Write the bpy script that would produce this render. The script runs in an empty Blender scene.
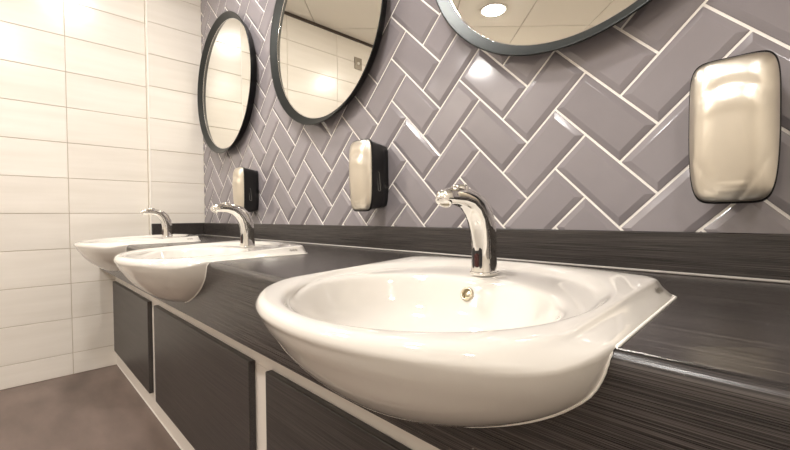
import bpy, bmesh, math, random
from mathutils import Vector, Matrix
random.seed(4)
scene = bpy.context.scene
COL = scene.collection
PI = math.pi

# ------------------------------------------------------------------ camera
F_PX = 397.51
YAW, PITCH, ROLL = -0.79780607, -0.02293869, -0.00811921
CAM = Vector((2.90463, -0.98824, 0.90551))
fwd = Vector((math.sin(YAW)*math.cos(PITCH), math.cos(YAW)*math.cos(PITCH), math.sin(PITCH)))
rgt = Vector((math.cos(YAW), -math.sin(YAW), 0)); upv = rgt.cross(fwd)
r2 = rgt*math.cos(ROLL) + upv*math.sin(ROLL); u2 = -rgt*math.sin(ROLL) + upv*math.cos(ROLL)
cd = bpy.data.cameras.new('camera'); cam = bpy.data.objects.new('camera', cd); COL.objects.link(cam)
cd.sensor_width = 36; cd.lens = 36*F_PX/790; cd.clip_start = 0.02
cam.matrix_world = Matrix(((r2.x, u2.x, -fwd.x, CAM.x), (r2.y, u2.y, -fwd.y, CAM.y),
                           (r2.z, u2.z, -fwd.z, CAM.z), (0, 0, 0, 1)))
scene.camera = cam

# ------------------------------------------------------------------ world, exposure
wd = bpy.data.worlds.new('world'); scene.world = wd; wd.use_nodes = True
wd.node_tree.nodes['Background'].inputs[0].default_value = (1, .95, .88, 1)
wd.node_tree.nodes['Background'].inputs[1].default_value = 0.15
vs = scene.view_settings
vs.view_transform = 'Standard'; vs.look = 'None'; vs.gamma = 1; vs.use_curve_mapping = False
vs.exposure = 1.2
LAMP = 100.0          # emission strength of the ceiling downlights
LAMP_COL = (1.0, 0.96, 0.92)

# ------------------------------------------------------------------ dimensions
XR, YF, ZC = 4.2, -3.3, 2.57           # right wall, opposite wall, ceiling
WX = -0.047                             # tiled end wall; the boxed corner stands at x = 0
BOXY = -0.331
CT, CFY = 0.782, -0.598                 # worktop height, fascia plane
BX = (2.50, 1.48, 0.45)                 # basin and mirror centres

# ------------------------------------------------------------------ materials
def lin(c):
    return tuple(((v/255)/12.92 if v/255 <= .04045 else ((v/255+.055)/1.055)**2.4) for v in c) + (1,)
def mat(name, rgb, rough=.5, metal=0., coat=0., spec=.5):
    m = bpy.data.materials.new(name); m.use_nodes = True
    b = m.node_tree.nodes['Principled BSDF']
    b.inputs['Base Color'].default_value = lin(rgb); b.inputs['Roughness'].default_value = rough
    b.inputs['Metallic'].default_value = metal; b.inputs['Coat Weight'].default_value = coat
    b.inputs['Coat Roughness'].default_value = .03; b.inputs['Specular IOR Level'].default_value = spec
    return m
def streak(m, c0, c1, scale, lo=.3, hi=.7, detail=6, rnd=0., bump=0., rough=None, dist=0.002):
    """noise streaks stretched by scale, colours c0..c1, optional tone change per object"""
    nt = m.node_tree; N = nt.nodes; L = nt.links; b = N['Principled BSDF']
    tc = N.new('ShaderNodeTexCoord'); mp = N.new('ShaderNodeMapping'); mp.inputs['Scale'].default_value = scale
    L.new(tc.outputs['Object'], mp.inputs['Vector'])
    nz = N.new('ShaderNodeTexNoise'); nz.noise_dimensions = '4D'; nz.inputs['Scale'].default_value = 1; nz.inputs['Detail'].default_value = detail
    L.new(mp.outputs[0], nz.inputs['Vector'])
    oi = N.new('ShaderNodeObjectInfo'); mu = N.new('ShaderNodeMath'); mu.operation = 'MULTIPLY'; mu.inputs[1].default_value = 40
    L.new(oi.outputs['Random'], mu.inputs[0]); L.new(mu.outputs[0], nz.inputs['W'])
    cr = N.new('ShaderNodeValToRGB'); e = cr.color_ramp.elements
    e[0].position = lo; e[0].color = lin(c0); e[1].position = hi; e[1].color = lin(c1)
    L.new(nz.outputs['Fac'], cr.inputs['Fac'])
    out = cr.outputs['Color']
    if rnd:
        mr = N.new('ShaderNodeMapRange'); mr.inputs['To Min'].default_value = 1-rnd; mr.inputs['To Max'].default_value = 1+rnd
        L.new(oi.outputs['Random'], mr.inputs['Value'])
        hs = N.new('ShaderNodeHueSaturation'); L.new(mr.outputs[0], hs.inputs['Value']); L.new(out, hs.inputs['Color']); out = hs.outputs[0]
    L.new(out, b.inputs['Base Color'])
    if bump:
        bp = N.new('ShaderNodeBump'); bp.inputs['Strength'].default_value = bump; bp.inputs['Distance'].default_value = dist
        L.new(nz.outputs['Fac'], bp.inputs['Height']); L.new(bp.outputs[0], b.inputs['Normal'])
    return m
M = {}
M['grey_tile'] = streak(mat('grey_glazed_tile', (142, 136, 139), .12, spec=.6), (136, 130, 133), (148, 142, 145), (3, 3, 3), rnd=.04)
M['grout'] = mat('pale_grout', (248, 243, 236), .9)
M['cream_tile'] = streak(mat('cream_wall_tile', (232, 224, 210), .22), (226, 219, 208), (240, 234, 225), (6, 1.6, 16), .25, .75, 4, rnd=.025)
M['cream_grout'] = mat('cream_grout', (196, 184, 166), .9)
M['cream_wall'] = mat('cream_far_wall', (236, 230, 219), .35)
M['ceiling_tile'] = mat('ceiling_board', (243, 239, 232), .9)
M['ceiling_grid'] = mat('ceiling_grid', (196, 188, 176), .6)
M['brown_trim'] = mat('brown_trim', (70, 58, 48), .5)
M['floor'] = streak(mat('vinyl_floor', (110, 98, 90), .5), (94, 80, 73), (126, 110, 101), (3.2, 8, 3), .28, .74, 9)
M['laminate'] = streak(mat('dark_wood_laminate', (68, 60, 57), .25, spec=.5), (22, 20, 20), (80, 74, 71), (5, 600, 1300), .37, .67, 2, bump=.2, dist=.0006)
M['panel'] = streak(mat('dark_wood_panel', (64, 57, 54), .38), (25, 23, 23), (76, 70, 67), (5, 600, 1300), .37, .67, 2, bump=.2, dist=.0006)
M['frame_white'] = mat('greige_frame', (222, 214, 205), .45)
M['ceramic'] = mat('white_ceramic', (222, 217, 209), .06, coat=.5, spec=.5)
M['sealant'] = mat('white_sealant', (248, 244, 236), .35)
M['grey_sealant'] = mat('grey_sealant', (186, 180, 174), .4)
M['chrome'] = mat('chrome', (232, 230, 226), .05, 1)
M['brass'] = mat('brass_ring', (206, 196, 174), .3, 1)
M['dark_hole'] = mat('dark_hole', (60, 52, 40), .6)
M['sensor'] = mat('dark_red_sensor', (58, 22, 18), .08)
M['mirror'] = mat('mirror_glass', (238, 236, 228), .0, 1)
M['mirror_frame'] = mat('charcoal_metal', (40, 43, 42), .30, .5)
M['black'] = mat('black_plastic', (20, 19, 19), .28)
M['slot'] = mat('grey_window', (130, 128, 122), .25)
M['logo'] = mat('grey_print', (120, 114, 104), .5)
M['plate'] = mat('brushed_plate', (150, 142, 130), .35, .8)
M['white_plastic'] = mat('white_plastic', (238, 234, 226), .4)
def brushed():
    m = mat('brushed_steel_cover', (224, 217, 204), .28, 1)
    nt = m.node_tree; N = nt.nodes; L = nt.links; b = N['Principled BSDF']
    tc = N.new('ShaderNodeTexCoord'); mp = N.new('ShaderNodeMapping'); mp.inputs['Scale'].default_value = (700, 60, 3)
    L.new(tc.outputs['Object'], mp.inputs[0])
    nz = N.new('ShaderNodeTexNoise'); nz.inputs['Scale'].default_value = 1; L.new(mp.outputs[0], nz.inputs['Vector'])
    mr = N.new('ShaderNodeMapRange'); mr.inputs['To Min'].default_value = .26; mr.inputs['To Max'].default_value = .34
    L.new(nz.outputs['Fac'], mr.inputs['Value']); L.new(mr.outputs[0], b.inputs['Roughness'])
    return m
M['steel'] = brushed()
def emit(name, col, s):
    m = bpy.data.materials.new(name); m.use_nodes = True; nt = m.node_tree
    nt.nodes.remove(nt.nodes['Principled BSDF'])
    e = nt.nodes.new('ShaderNodeEmission'); e.inputs[0].default_value = (*col, 1); e.inputs[1].default_value = s
    nt.links.new(e.outputs[0], nt.nodes['Material Output'].inputs[0]); return m
M['lamp'] = emit('downlight_diffuser', LAMP_COL, LAMP)

# ------------------------------------------------------------------ helpers
def mesh(name, verts, faces, smooth=False):
    me = bpy.data.meshes.new(name); me.from_pydata([tuple(v) for v in verts], [], faces); me.update()
    bm = bmesh.new(); bm.from_mesh(me); bmesh.ops.recalc_face_normals(bm, faces=bm.faces); bm.to_mesh(me); bm.free()
    if smooth: me.shade_smooth()
    return me
def link(name, me, m=None, parent=None, loc=(0, 0, 0), rot=(0, 0, 0)):
    o = bpy.data.objects.new(name, me); COL.objects.link(o)
    o.location = loc; o.rotation_euler = rot
    if me is not None and m is not None and not me.materials: me.materials.append(m)
    o.parent = parent
    return o
def tag(o, label=None, cat=None, group=None, kind=None):
    for k, v in (('label', label), ('category', cat), ('group', group), ('kind', kind)):
        if v: o[k] = v
    return o
def empty(name, loc):
    o = bpy.data.objects.new(name, None); COL.objects.link(o); o.location = loc; o.empty_display_size = .05; return o
def box_me(name, x0, x1, y0, y1, z0, z1, bev=0., seg=2):
    v = [(x, y, z) for x in (x0, x1) for y in (y0, y1) for z in (z0, z1)]
    f = [(0, 1, 3, 2), (4, 6, 7, 5), (0, 4, 5, 1), (2, 3, 7, 6), (0, 2, 6, 4), (1, 5, 7, 3)]
    me = mesh(name, v, f)
    if bev:
        bm = bmesh.new(); bm.from_mesh(me)
        bmesh.ops.bevel(bm, geom=bm.edges[:], offset=bev, segments=seg, affect='EDGES', profile=.5)
        bm.to_mesh(me); bm.free()
    return me
def loft(name, rings, cap0=True, cap1=True, closed=True, smooth=True):
    n = len(rings[0]); v = [p for r in rings for p in r]; f = []
    for i in range(len(rings)-1):
        for j in range(n if closed else n-1):
            k = (j+1) % n; f.append((i*n+j, i*n+k, (i+1)*n+k, (i+1)*n+j))
    if cap0: f.append(tuple(range(n))[::-1])
    if cap1: f.append(tuple((len(rings)-1)*n+j for j in range(n)))
    return mesh(name, v, f, smooth)
def lathe(name, prof, n=48, axis='z', cap0=False, cap1=False):
    rings = []
    for r, h in prof:
        ring = []
        for j in range(n):
            a = 2*PI*j/n
            ring.append((r*math.cos(a), r*math.sin(a), h) if axis == 'z' else (r*math.cos(a), h, r*math.sin(a)))
        rings.append(ring)
    return loft(name, rings, cap0, cap1)
def tube(name, pts, r, n=8):
    pts = [Vector(p) for p in pts]; rings = []
    for i, p in enumerate(pts):
        t = (pts[min(i+1, len(pts)-1)]-pts[max(i-1, 0)]).normalized()
        a = t.cross(Vector((0, 0, 1)));
        if a.length < .05: a = t.cross(Vector((0, 1, 0)))
        a.normalize(); b = t.cross(a)
        rings.append([p+(a*math.cos(2*PI*k/n)+b*math.sin(2*PI*k/n))*r for k in range(n)])
    return loft(name, rings)
def sub(o, lv=2):
    md = o.modifiers.new('sub', 'SUBSURF'); md.levels = lv; md.render_levels = lv; return o
def clip_poly(poly, a, b, c):          # keep a*x+b*y <= c
    out = []
    for i in range(len(poly)):
        p, q = poly[i], poly[(i+1) % len(poly)]
        dp, dq = a*p[0]+b*p[1]-c, a*q[0]+b*q[1]-c
        if dp <= 0: out.append(p)
        if (dp < 0 < dq) or (dq < 0 < dp):
            t = dp/(dp-dq); out.append((p[0]+(q[0]-p[0])*t, p[1]+(q[1]-p[1])*t))
    return out

# ------------------------------------------------------------------ room shell
def struct(name, me, m, **k):
    return tag(link(name, me, m, **k), kind='structure')
struct('floor', box_me('floor', WX-.1, XR+.1, YF-.1, .1, -.06, 0), M['floor'])
wall_back = struct('wall_back', box_me('wall_back', WX-.1, XR+.1, .0008, .1, 0, ZC+.1), M['grout'])
wall_left = struct('wall_left', box_me('wall_left', WX-.1, WX-.004, YF-.1, .005, 0, ZC+.1), M['cream_grout'])
wall_corner = struct('wall_corner', box_me('wall_corner', WX-.004, -.004, BOXY+.004, .005, 0, ZC), M['cream_grout'])
struct('wall_front', box_me('wall_front', WX-.1, XR+.1, YF-.1, YF, 0, ZC+.1), M['cream_wall'])
struct('wall_right', box_me('wall_right', XR, XR+.1, YF, .005, 0, ZC+.1), M['cream_wall'])
ceiling = struct('ceiling', box_me('ceiling', WX-.1, XR+.1, YF-.1, .1, ZC+.008, ZC+.1), M['ceiling_grid'])

# ceiling boards, laid diagonally (0.6 m)
a0, b0, P6 = 0.95, 1.20, 0.8485
for i in range(-2, 9):
    for j in range(-6, 5):
        s0, s1 = a0+P6*i+.006, a0+P6*(i+1)-.006      # x - y
        t0, t1 = b0+P6*j+.006, b0+P6*(j+1)-.006      # -y - x
        poly = [((s-t)/2, -(s+t)/2) for s, t in ((s0, t0), (s1, t0), (s1, t1), (s0, t1))]
        for a, b, c in ((1, 0, XR), (-1, 0, -WX), (0, 1, .004), (0, -1, -YF)):
            if poly: poly = clip_poly(poly, a, b, c)
        if len(poly) < 3: continue
        n = len(poly)
        me = mesh('ceiling_tile', [(x, y, ZC) for x, y in poly]+[(x, y, ZC+.01) for x, y in poly],
                  [tuple(range(n)), tuple(range(n, 2*n))]+[(k, (k+1) % n, n+(k+1) % n, n+k) for k in range(n)])
        link('ceiling_tile', me, M['ceiling_tile'], ceiling)

# cream tiles of the end wall and the boxed corner (one mesh for each size)
ROWZ, RH, JY, G = 0.1247, 0.2025, -0.731, 0.0015
TM = {}
def cream_tile(parent, face, u0, u1, z0, z1):
    """face 'x': plane facing +x, u along y; face 'y': the narrow return facing -y, u along x"""
    w, h = round(u1-u0-2*G, 4), round(z1-z0-2*G, 4); key = (face, w, h)
    if key not in TM:
        TM[key] = box_me('tile', -.009, 0, -w/2, w/2, -h/2, h/2, .0012, 1) if face == 'x' else box_me('tile', -w/2, w/2, 0, .009, -h/2, h/2, .0012, 1)
    um, zm = (u0+u1)/2, (z0+z1)/2
    return TM[key], um, zm
zs = [0.0] + [ROWZ+RH*k for k in range(13)]; zs = [z for z in zs if z < ZC-.01] + [ZC]
ys = [BOXY, JY]
while ys[-1] > YF: ys.append(max(ys[-1]-.5, YF))
for z0, z1 in zip(zs[:-1], zs[1:]):
    for yb, ya in zip(ys[:-1], ys[1:]):
        me, um, zm = cream_tile(wall_left, 'x', ya, yb, z0, z1); link('tile', me, M['cream_tile'], wall_left, (WX, um, zm))
    me, um, zm = cream_tile(wall_corner, 'x', BOXY+.004, -.002, z0, z1); link('tile', me, M['cream_tile'], wall_corner, (0, um, zm))
    me, um, zm = cream_tile(wall_corner, 'y', WX, -.004, z0, z1); link('tile', me, M['cream_tile'], wall_corner, (um, BOXY, zm))
struct('trim_1', box_me('trim_1', -.008, .001, BOXY-.001, BOXY+.006, 0, ZC, .001, 1), M['white_plastic'])
struct('trim_2', box_me('trim_2', WX, WX+.012, YF, BOXY, ZC-.022, ZC), M['brown_trim'])

# herringbone wall: bevelled tiles at 45 degrees
HP = 0.10418; HO = (2.17431, 1.31632)
hl, hw, bv = HP-.0027, HP/2-.0027, .0135
def tile_verts(w, h):
    v = []
    for d, y in ((0, .004), (0, .0000), (.0011, -.0008), (bv-.0010, -.0047), (bv+.0008, -.0052)):
        v += [(-w+d, y, -h+d), (w-d, y, -h+d), (w-d, y, h-d), (-w+d, y, h-d)]
    f = [(16, 17, 18, 19)]
    for b in (0, 4, 8, 12):
        for k in range(4): f.append((b+k, b+(k+1) % 4, b+4+(k+1) % 4, b+4+k))
    return v, f
HT = mesh('tile', *tile_verts(hl, hw)); HT.materials.append(M['grey_tile'])
X0, X1, Z0, Z1 = 0.003, XR, 0.84, ZC-.002
s2 = 2**-.5
def px(p):
    d = Vector(p)-CAM; w = d.dot(fwd)
    if w <= .05: return None
    return 395+F_PX*d.dot(r2)/w, 225-F_PX*d.dot(u2)/w
cand = []
for m in range(-40, 41):
    for n in range(-14, 14):
        for kind in (0, 1):
            u, v = (m+2*n, -m+2*n) if kind == 0 else (2+m+2*n, -m+2*n)
            uc, vc = (u+1, v+.5) if kind == 0 else (u+.5, v+1)
            x, z = HO[0]+(uc+vc)*s2*HP, HO[1]+(vc-uc)*s2*HP
            if X0-.12 < x < X1+.12 and Z0-.12 < z < Z1+.12: cand.append((x, z, kind))
far_v, far_f = [], []
count = 0
for x, z, kind in cand:
    rot = PI/4 if kind == 0 else -PI/4      # about y: long side runs down-right or up-right
    R = Matrix.Rotation(rot, 3, 'Y')
    cor = [R @ Vector((sx*hl, 0, sz*hw)) + Vector((x, 0, z)) for sx in (-1, 1) for sz in (-1, 1)]
    if all(not (X0 < c.x < X1 and Z0 < c.z < Z1) for c in cor): continue
    whole = all(X0 < c.x < X1 and Z0 < c.z < Z1 for c in cor)
    pp = [px(c) for c in cor]
    seen = any(q and -30 < q[0] < 820 and -30 < q[1] < 480 for q in pp)
    if whole and seen:
        link('tile', HT, None, wall_back, (x, 0, z), (0, rot, 0)); count += 1; continue
    bm = bmesh.new(); v, f = tile_verts(hl, hw)
    bv_ = [bm.verts.new(R @ Vector(p) + Vector((x, 0, z))) for p in v]
    for q in f: bm.faces.new([bv_[k] for k in q])
    for co, no in (((X0, 0, 0), (-1, 0, 0)), ((X1, 0, 0), (1, 0, 0)), ((0, 0, Z0), (0, 0, -1)), ((0, 0, Z1), (0, 0, 1))):
        bmesh.ops.bisect_plane(bm, geom=bm.verts[:]+bm.edges[:]+bm.faces[:], dist=1e-6, plane_co=co, plane_no=no, clear_outer=True)
    if len(bm.faces) == 0: bm.free(); continue
    bmesh.ops.recalc_face_normals(bm, faces=bm.faces)
    if seen:
        me = bpy.data.meshes.new('tile'); bm.to_mesh(me); me.materials.append(M['grey_tile'])
        me.transform(Matrix.Translation((-x, 0, -z)))
        link('tile', me, None, wall_back, (x, 0, z)); count += 1
    else:
        bm.verts.index_update(); o = len(far_v)
        far_v += [vv.co.copy() for vv in bm.verts]; far_f += [tuple(o+vv.index for vv in ff.verts) for ff in bm.faces]
    bm.free()
tf = link('tile_field', mesh('tile_field', far_v, far_f), M['grey_tile'], wall_back); tf['kind'] = 'stuff'
print('herringbone tiles as objects:', count)

# ------------------------------------------------------------------ basin outlines
NB = 96
def outline(hwid, yr, yf, e, corner):
    """closed plan outline sampled at NB fixed angles: e blends a straight-sided shape (0) into an oval (1)"""
    yc = (yr+yf)/2; b = (yr-yf)/2
    ell = [(hwid*math.sin(2*PI*k/NB), yc+b*math.cos(2*PI*k/NB)) for k in range(NB)]
    if e >= 1: return ell
    c = min(corner, hwid*.5); ysh = min(-.45, yf+.172*(hwid/.28)); half = []
    for k in range(7): half.append((k/6*(hwid-c), yr-.042*(k/6)**2.2))
    for k in range(1, 6):
        t = k/6*PI/2; half.append((hwid-c+c*math.sin(t), yr-.042-c*(1-math.cos(t))))
    half += [(hwid, yr-.042-c), (hwid, (yr+ysh)/2), (hwid, ysh)]
    for k in range(1, 25):
        t = k/24*PI/2; half.append((hwid*math.cos(t), ysh-(ysh-yf)*math.sin(t)))
    poly = half + [(-x, y) for x, y in half[-2:0:-1]]; out = []
    for k in range(NB):
        dx, dy = hwid*math.sin(2*PI*k/NB), b*math.cos(2*PI*k/NB); best = 0
        for i in range(len(poly)):
            ax, ay = poly[i]; bx, by = poly[(i+1) % len(poly)]; ay -= yc; by -= yc
            ex, ey = bx-ax, by-ay; den = dx*ey-dy*ex
            if abs(den) < 1e-12: continue
            t = (ax*ey-ay*ex)/den; u = (ax*dy-ay*dx)/den
            if t > best and -1e-6 <= u <= 1+1e-6: best = t
        out.append((dx*best, yc+dy*best))
    return [(p[0]+(q[0]-p[0])*e, p[1]+(q[1]-p[1])*e) for p, q in zip(out, ell)]
# (z, half width, rear y, front y, oval, corner radius)
UNDER = [(.633, .03, -.50, -.565, 1, .05), (.636, .085, -.45, -.602, 1, .05), (.648, .137, -.40, -.644, .7, .05), (.668, .181, -.34, -.677, .4, .05), (.688, .216, -.31, -.701, .2, .05),
         (.710, .245, -.28, -.721, 0, .04), (.734, .270, -.255, -.737, 0, .03), (.760, .2815, -.238, -.749, 0, .022), (.782, .2855, -.226, -.756, 0, .018)]
TOP = [(.793, .2730, -.227, -.760, 0, .018), (.803, .2590, -.229, -.758, 0, .012), (.8080, .2525, -.232, -.752, 0, .012), (.8092, .2470, -.238, -.746, .12, .02), (.8085, .2410, -.252, -.740, .80, .03),
       (.8035, .2360, -.268, -.734, 1, .03), (.7985, .2325, -.281, -.730, 1, .03), (.7968, .2290, -.305, -.727, 1, .03), (.7962, .2210, -.362, -.724, 1, .03), (.793, .2160, -.383, -.721, 1, .03), (.783, .2090, -.391, -.715, 1, .03), (.760, .196, -.401, -.702, 1, .03),
       (.728, .174, -.418, -.678, 1, .03), (.703, .130, -.447, -.643, 1, .03), (.690, .080, -.487, -.602, 1, .03), (.686, .030, -.53, -.572, 1, .03), (.684, .022, -.534, -.568, 1, .03)]
def spline(L, n):
    out = []
    for i in range(len(L)-1):
        p0, p1, p2, p3 = L[max(i-1, 0)], L[i], L[i+1], L[min(i+2, len(L)-1)]
        for k in range(n):
            t = k/n
            out.append(tuple(.5*(2*b+(c-a)*t+(2*a-5*b+4*c-d)*t*t+(3*b-a-3*c+d)*t**3) for a, b, c, d in zip(p0, p1, p2, p3)))
    return out+[L[-1]]
def clamp(t): return max(0., min(1., t))
def ring(spec, ins=0., flat=False):
    z, w, yr, yf, e, c = spec
    out = []
    for x, y in outline(w-ins, yr-ins, yf+ins, clamp(e), c):
        fw = clamp((-.60-y)/.06); g = clamp((z-.735)/.06)*fw + clamp((z-.784)/.02)*(1-fw)
        x *= 1-.036*clamp((y+.587)/.30)*clamp((.807-z)/.012)            # the foot narrows towards the back
        out.append((x, y, z if flat else z+min(0, .042*(y+.27))*g))      # the rim falls gently to the front
    return out

# ------------------------------------------------------------------ worktop with cut-outs
sec = [(-.002, CT)]
for k in range(9):
    t = k/8*PI/2; sec.append((CFY+.015-.015*math.sin(t), CT-.015+.015*math.cos(t)))
sec += [(CFY, .606), (CFY+.022, .606), (CFY+.022, CT-.038), (-.002, CT-.038)]
wt = link('worktop', loft('worktop', [[(x, y, z) for y, z in sec] for x in (WX+.001, 3.45)], smooth=False), M['laminate'])
cut = []
for cx in BX:
    rings = [[(x+cx, y, z) for x, y, z in ring(s, .004, True)] for s in UNDER] + [[(x+cx, y, .9) for x, y, z in ring(UNDER[-1], .004, True)]]
    cut.append(link('cutter', loft('cutter', rings)))
cut.append(link('cutter', box_me('cutter', WX-.1, .0005, BOXY-.0005, .1, .5, 1.2)))
for c in cut:
    md = wt.modifiers.new('cut', 'BOOLEAN'); md.operation = 'DIFFERENCE'; md.solver = 'EXACT'; md.object = c
dg = bpy.context.evaluated_depsgraph_get()
me = bpy.data.meshes.new_from_object(wt.evaluated_get(dg)); wt.modifiers.clear(); wt.data = me
me.shade_smooth(); me.set_sharp_from_angle(angle=math.radians(24))
for c in cut: bpy.data.objects.remove(c)
tag(wt, 'long dark wood-grain worktop with rounded front edge and deep fascia', 'worktop')

# upstands
def upstand(name, x0, x1, y0, y1, label, bead):
    o = link(name, box_me(name, x0, x1, y0, y1, CT+.0005, .8685, .003, 3), M['laminate']); tag(o, label, 'upstand', 'upstands of the worktop')
    link('sealant_bead', tube('sealant_bead', bead, .0028), M['grey_sealant'], o)
upstand('upstand', .0005, 3.45, -.020, -.0055, 'long dark wood-grain upstand below the grey herringbone tiles',
        [(.02, -.0215, CT+.0031), (3.45, -.0215, CT+.0031)])
upstand('upstand', .0005, .020, BOXY+.001, -.0205, 'short dark wood-grain upstand on the cream boxed corner beside the farthest basin',
        [(.0215, BOXY+.002, CT+.0031), (.0215, -.0225, CT+.0031)])

# ------------------------------------------------------------------ cabinet under the worktop
cab = tag(empty('vanity_cabinet', (1.7, -.52, 0)), 'pale greige cabinet frame with dark wood-grain panels below the worktop', 'cabinet')
def cpart(name, x0, x1, y0, y1, z0, z1, m, bev=.0015):
    return link(name, box_me(name, x0-1.7, x1-1.7, y0+.52, y1+.52, z0, z1, bev, 2), m, cab)
FB, FP = -.52, -.539
cpart('top_rail', WX+.001, 3.44, FB, FB+.02, .516, .635, M['frame_white'])
cpart('bottom_rail', WX+.001, 3.44, FB, FB+.02, .001, .090, M['frame_white'])
cpart('floor_strip', WX+.001, 3.44, FB-.003, FB-.0002, .001, .008, M['white_plastic'], .0005)
edges = [-.012, .822, .928, 1.885, 1.978, 2.91, 3.0, 3.43]
st = [(WX+.001, edges[0]+.02)] + [(edges[k]-.02, edges[k+1]+.02) for k in (1, 3, 5)] + [(3.41, 3.44)]
for x0, x1 in st: cpart('stile', x0, x1, FB, FB+.02, .0905, .5155, M['frame_white'])
for k in range(0, 8, 2): cpart('panel', edges[k], edges[k+1], FP, FB-.0003, .098, .523, M['panel'], .003)

# ------------------------------------------------------------------ basins
def make_basin(cx, label):
    root = tag(empty('washbasin', (cx, 0, CT)), label, 'basin', 'white semi-recessed basins')
    specs = spline(UNDER, 3)[:-1] + spline(UNDER[-1:]+TOP, 3)
    link('bowl', loft('bowl', [[(x, y, z-CT) for x, y, z in ring(s)] for s in specs], True, False), M['ceramic'], root)
    # white sealant bead where the bowl meets worktop and fascia
    base = ring(UNDER[-1], 0, True)
    half = sorted([(x+.0006, y, .0006) for x, y, z in base if y > CFY+.016 and x >= 0], key=lambda p: math.atan2(p[0], p[1]+.5))
    for s in spline(UNDER, 3)[::-1]:
        if s[0] < .643: break
        pts = ring(s, 0, True)
        for p, q in zip(pts, pts[1:]+pts[:1]):
            if p[0] >= 0 and q[0] >= -1e-6 and (p[1]-CFY)*(q[1]-CFY) <= 0 and p[1] != q[1] and p[1] >= CFY:
                t = (CFY-p[1])/(q[1]-p[1]); half.append((p[0]+(q[0]-p[0])*t, CFY+(.010 if s[0] > CT-.002 else (.003 if s[0] > CT-.01 else -.0002)), s[0]-CT-(.003 if s[0] > CT-.002 else 0)))
    path = [(-x, y, z) for x, y, z in half[::-1]] + [p for p in half if p[0] > 1e-3]
    link('sealant_bead', tube('sealant_bead', path, .0018), M['sealant'], root)
    # overflow ring on the back of the bowl, facing the front
    yb = -.3955
    o = lathe('overflow_ring', [(.0125, 0), (.0125, -.003), (.010, -.0045), (.0085, -.003), (.0085, .002)], 32, 'y', False, False)
    ov = link('overflow_ring', o, M['brass'], root, (-.014, yb-.0045, .764-CT), (-.40, 0, 0))
    link('overflow_hole', lathe('overflow_hole', [(.0001, 0), (.0088, 0), (.0088, .004)], 24, 'y', False, True), M['brass'], ov, (0, -.0004, 0))
    d = link('drain', lathe('drain', [(.0001, .006), (.018, .005), (.026, .001), (.026, -.004), (.0001, -.004)], 32), M['chrome'], root, (0, -.551, .687-CT))
    # small printed maker's mark on the sloping right flank: a row of tiny strokes
    v, f = [], []
    flank = [ring(t) for t in spline(UNDER[-1:]+TOP[:3], 3)]
    def flank_x(y, z):          # x of the right flank at depth y and height z
        pts = []
        for rg in flank:
            for p, q in zip(rg, rg[1:]):
                if p[0] > .2 and q[0] > .2 and (p[1]-y)*(q[1]-y) <= 0 and p[1] != q[1]:
                    t = (y-p[1])/(q[1]-p[1]); pts.append((p[2]+(q[2]-p[2])*t-CT, p[0]+(q[0]-p[0])*t))
        pts.sort()
        for (z0, x0), (z1, x1) in zip(pts, pts[1:]):
            if z0 <= z <= z1: return x0+(x1-x0)*(z-z0)/max(z1-z0, 1e-6)
        return pts[-1][1]
    for k, h in enumerate((.0022, .0034, .0020, .0036, .0022, .0034, .0020)):
        y = -.333+.0042*k; b0 = len(v)
        for yy, zz in ((y, -h), (y+.0028, -h), (y+.0028, h), (y, h)):
            z = .0135+zz; v.append((flank_x(yy, z)+.0007, yy, z+.0005))
        f.append((b0, b0+1, b0+2, b0+3))
    link('logo', mesh('logo', v, f), M['logo'], root)
    return root
make_basin(BX[0], 'large white ceramic basin in the foreground, nearest of the three')
make_basin(BX[1], 'white ceramic basin in the middle of the row of three')
make_basin(BX[2], 'white ceramic basin farthest away, beside the cream tiled end wall')

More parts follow.
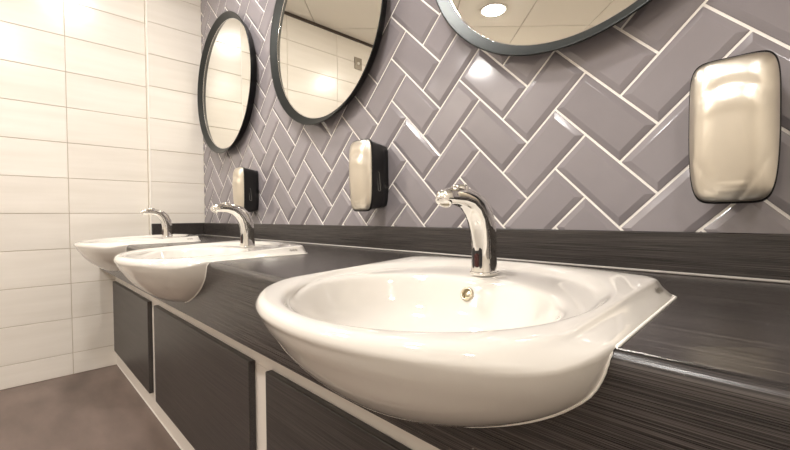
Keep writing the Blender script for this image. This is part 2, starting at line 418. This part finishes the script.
# ------------------------------------------------------------------ sensor taps
def rrect(w, d, r, n=6):
    p = []
    for sx, sy, a0 in ((1, 1, 0), (-1, 1, 90), (-1, -1, 180), (1, -1, 270)):
        for k in range(n):
            a = math.radians(a0+90*k/(n-1)); p.append((sx*(w/2-r)+r*math.cos(a), sy*(d/2-r)+r*math.sin(a)))
    return p
def make_tap(cx, label):
    root = tag(empty('sensor_tap', (cx-.010, -.352, .799)), label, 'tap', 'chrome sensor taps')
    spine = [(0, 0, .040, .046), (0, .004, .038, .044), (0, .03, .035, .041), (-.001, .06, .036, .043), (-.005, .085, .037, .045), (-.015, .107, .037, .044), (-.033, .125, .036, .040),
             (-.056, .1355, .034, .032), (-.080, .1395, .032, .028), (-.100, .1400, .031, .026), (-.116, .1385, .030, .024), (-.128, .1370, .026, .019), (-.134, .1360, .016, .011), (-.136, .1358, .006, .004)]
    rings = []
    for i, (y, z, w, d) in enumerate(spine):
        y *= .94
        y0, z0 = spine[max(i-1, 0)][:2]; y1, z1 = spine[min(i+1, len(spine)-1)][:2]
        t = Vector((0, y1-y0, z1-z0)).normalized()
        if i < 2: t = Vector((0, 0, 1))
        nrm = Vector((0, t.z, -t.y))                     # points to the back / top of the sweep
        w *= 1.15; d *= 1.12
        rings.append([Vector((px_, y, z)) + nrm*pd for px_, pd in rrect(w, d, min(w, d)*.42)])
    link('body', loft('body', rings), M['chrome'], root)
    link('base_ring', loft('base_ring', [[(x, y, z) for x, y in rrect(.0475*s, .053*s, .020*s)] for s, z in ((1, -.004), (1, .0015), (.97, .0025), (.85, .0025))]), M['chrome'], root)
    # aerator under the tip
    link('aerator', lathe('aerator', [(.0120, .006), (.0145, -.002), (.0145, -.010), (.0130, -.0115), (.0110, -.0105), (.0110, -.006), (.0001, -.006)], 32), M['chrome'], root, (0, -.1142, .1365), (math.radians(-38), 0, 0))
    link('aerator_mesh', lathe('aerator_mesh', [(.0001, -.0092), (.0108, -.0092), (.0108, -.006)], 24), M['brass'], root, (0, -.1142, .1365), (math.radians(-38), 0, 0))
    link('cap', lathe('cap', [(.0165, -.008), (.0165, .0015), (.0150, .0038), (.010, .0058), (.0001, .0066)], 32), M['chrome'], root, (0, -.0752, .1540), (math.radians(3), 0, 0))
    w = loft('sensor_window', [[(x, y, z) for x, z in [(a, b) for a, b in rrect(.010*s, .026*s, .0045*s)]] for s, y in ((1, .004), (1, -.0012), (.8, -.0018))])
    link('sensor_window', w, M['sensor'], root, (0, -.0237, .024))
    link('sensor_plate', loft('sensor_plate', [[(x, y, z) for x, z in rrect(.021*s, .044*s, .008*s)] for s, y in ((1, .004), (1, -.0002), (.92, -.0010))]), M['black'], root, (0, -.0228, .028))
    return root
make_tap(BX[0], 'curved chrome sensor tap on the foreground basin')
make_tap(BX[1], 'curved chrome sensor tap on the middle basin')
make_tap(BX[2], 'curved chrome sensor tap on the farthest basin, against cream tiles')

# ------------------------------------------------------------------ round mirrors
def make_mirror(cx, label):
    root = tag(empty('round_mirror', (cx+.008, -.0052, 1.703)), label, 'mirror', 'round mirrors with charcoal frames')
    R = .410
    prof = [(R-.036, -.0005), (R-.030, -.0005), (R-.004, -.0425), (R, -.0450), (R-.001, -.0475), (R-.005, -.0470), (R-.033, -.0205), (R-.035, -.0205), (R-.038, -.018), (R-.036, -.0005)]
    link('frame', lathe('frame', prof, 128, 'y'), M['mirror_frame'], root)
    link('lip', lathe('lip', [(R-.0345, -.0220), (R-.0325, -.0232), (R-.0315, -.0230), (R-.0315, -.0195), (R-.0345, -.0195)], 128, 'y'), M['chrome'], root)
    link('glass', lathe('glass', [(R-.0335, -.0180), (R-.0335, -.0212), (.0001, -.0212)], 128, 'y', True, False), M['mirror'], root)
    return root
for o in [make_mirror(BX[0], 'round mirror with charcoal frame over the foreground basin, cut by the top of the picture'),
          make_mirror(BX[1], 'round mirror with charcoal frame over the middle basin'),
          make_mirror(BX[2], 'round mirror with charcoal frame over the farthest basin, next to the cream wall')]:
    g = [c for c in o.children if c.name.startswith('glass')][0]
    for p in g.data.polygons: p.use_smooth = False

# ------------------------------------------------------------------ soap dispensers
def make_dispenser(cx, label):
    root = tag(empty('soap_dispenser', (cx, -.0052, 1.0485)), label, 'dispenser', 'wall soap dispensers')
    H2, W0 = .1230, .0595
    def hwid(v, n=6.5):
        return W0*(1-.11*max(0, -v)**2-.02*max(0, v)**2)*(max(0, 1-abs(v)**n))**(1/n)
    def depth(u, v):
        # bulging front: fullest above the middle, falling back to the foot and the brow
        end = (max(0, 1-abs(v)**7))**.5
        bulge = (.013+.008*math.cos((v-.3)*1.5)-.004*max(0, v-.45)*1.5)*end
        d = .0895 + bulge*(1-abs(u)**3.2) - .0025*abs(u)**8
        d += -.0030*math.exp(-((v-.50-.12*math.cos(u*2.2))/.09)**2)*(1-u*u)          # wave under the brow
        d += .0020*math.exp(-((v-.30-.06*math.cos(u*3))/.10)**2)*(1-u*u)
        for zc, a in ((-.78, .0016), (-.85, .0012)):                                  # two smile ridges near the foot
            d += a*math.exp(-((v-zc-.10*u*u)/.022)**2)*(1 if abs(u) < .28 else max(0, 1-(abs(u)-.28)/.12))
        e = abs(u)-(.84-.62*max(0, (-.40-v)/.6))                                      # creases running to the foot
        if v < -.40: d -= .0010*math.exp(-(e/.07)**2)
        return d
    nu, nv = 33, 61; vv = []; ff = []
    for j in range(nv):
        v = -math.cos(PI*(j+.35)/(nv-.3)); w = hwid(v)
        for i in range(nu):
            u = math.sin((i/(nu-1)*2-1)*PI/2*.999)
            vv.append((u*w, -depth(u, v), v*H2))
    for j in range(nv-1):
        for i in range(nu-1): ff.append((j*nu+i, j*nu+i+1, (j+1)*nu+i+1, (j+1)*nu+i))
    # returning rim
    loop = [i for i in range(nu)] + [j*nu+nu-1 for j in range(1, nv)] + [(nv-1)*nu+i for i in range(nu-2, -1, -1)] + [j*nu for j in range(nv-2, 0, -1)]
    b0 = len(vv)
    for k in loop: x, y, z = vv[k]; vv.append((x*.995, -.076, z*.998))
    for a in range(len(loop)):
        b = (a+1) % len(loop); ff.append((loop[a], loop[b], b0+b, b0+a))
    link('cover', mesh('cover', vv, ff, True), M['steel'], root)
    def ol(s, y, zo=0.):
        pts = []
        for j in range(40): v = -math.cos(PI*(j+.3)/39.6); pts.append((hwid(v)*s, y, v*H2*s+zo))
        return pts + [(-x, y_, z) for x, y_, z in pts[::-1]]
    link('body', loft('body', [ol(.90, 0), ol(.94, -.03), ol(.985, -.070), ol(1.028, -.078), ol(1.028, -.084), ol(.95, -.085)]), M['black'], root)
    # pill-shaped level window on the right flank
    pill = []
    for k in range(24):
        a = 2*PI*k/24; pill.append((.0055*math.cos(a), .0055*math.sin(a)+(.028 if math.sin(a) >= 0 else -.028)))
    path = [(.0565, -.050+y-z*.10, -.022+z) for y, z in pill]; path.append(path[0]); path.append(path[1])
    link('level_window', tube('level_window', path, .0012, 6), M['slot'], root)
    return root
make_dispenser(2.818, 'brushed steel soap dispenser seen from the front, right of the foreground tap')
make_dispenser(1.812, 'brushed steel and black soap dispenser left of the foreground tap, beneath the middle mirror')
make_dispenser(.785, 'small distant steel and black soap dispenser behind the middle tap')

# ------------------------------------------------------------------ wall plate (seen in the middle mirror)
pl = tag(empty('wall_plate', (WX+.001, -1.47, 2.345)), 'small square metal sensor plate high on cream wall, reflected in middle mirror', 'plate')
link('plate', box_me('plate', 0, .008, -.043, .043, -.055, .055, .002, 2), M['plate'], pl)
link('sensor_dome', lathe('sensor_dome', [(.014, 0), (.013, .005), (.008, .009), (.0001, .010)], 24), M['white_plastic'], pl, (.008, 0, 0), (0, PI/2, 0))

# ------------------------------------------------------------------ ceiling downlights
def downlight(x, y, label):
    root = tag(empty('downlight', (x, y, ZC-.0005)), label, 'ceiling light', 'round ceiling downlights')
    link('bezel', lathe('bezel', [(.084, 0), (.108, 0), (.109, -.004), (.103, -.009), (.089, -.009), (.086, -.002)], 48), M['white_plastic'], root)
    link('diffuser', lathe('diffuser', [(.084, -.002), (.084, -.011), (.080, -.014), (.060, -.016), (.0001, -.017)], 48), M['lamp'], root)
downlight(.92, -.62, 'round ceiling downlight above the worktop near the cream end wall')
downlight(2.16, -1.02, 'round ceiling downlight above the foreground basin')
downlight(1.14, -1.92, 'round white ceiling downlight glowing in the foreground mirror')
downlight(2.45, -1.92, 'round ceiling downlight in the middle of the back row')
downlight(.34, -2.88, 'round ceiling downlight in the far corner by the end wall')
downlight(3.60, -1.92, 'round ceiling downlight in the back row near the right wall')
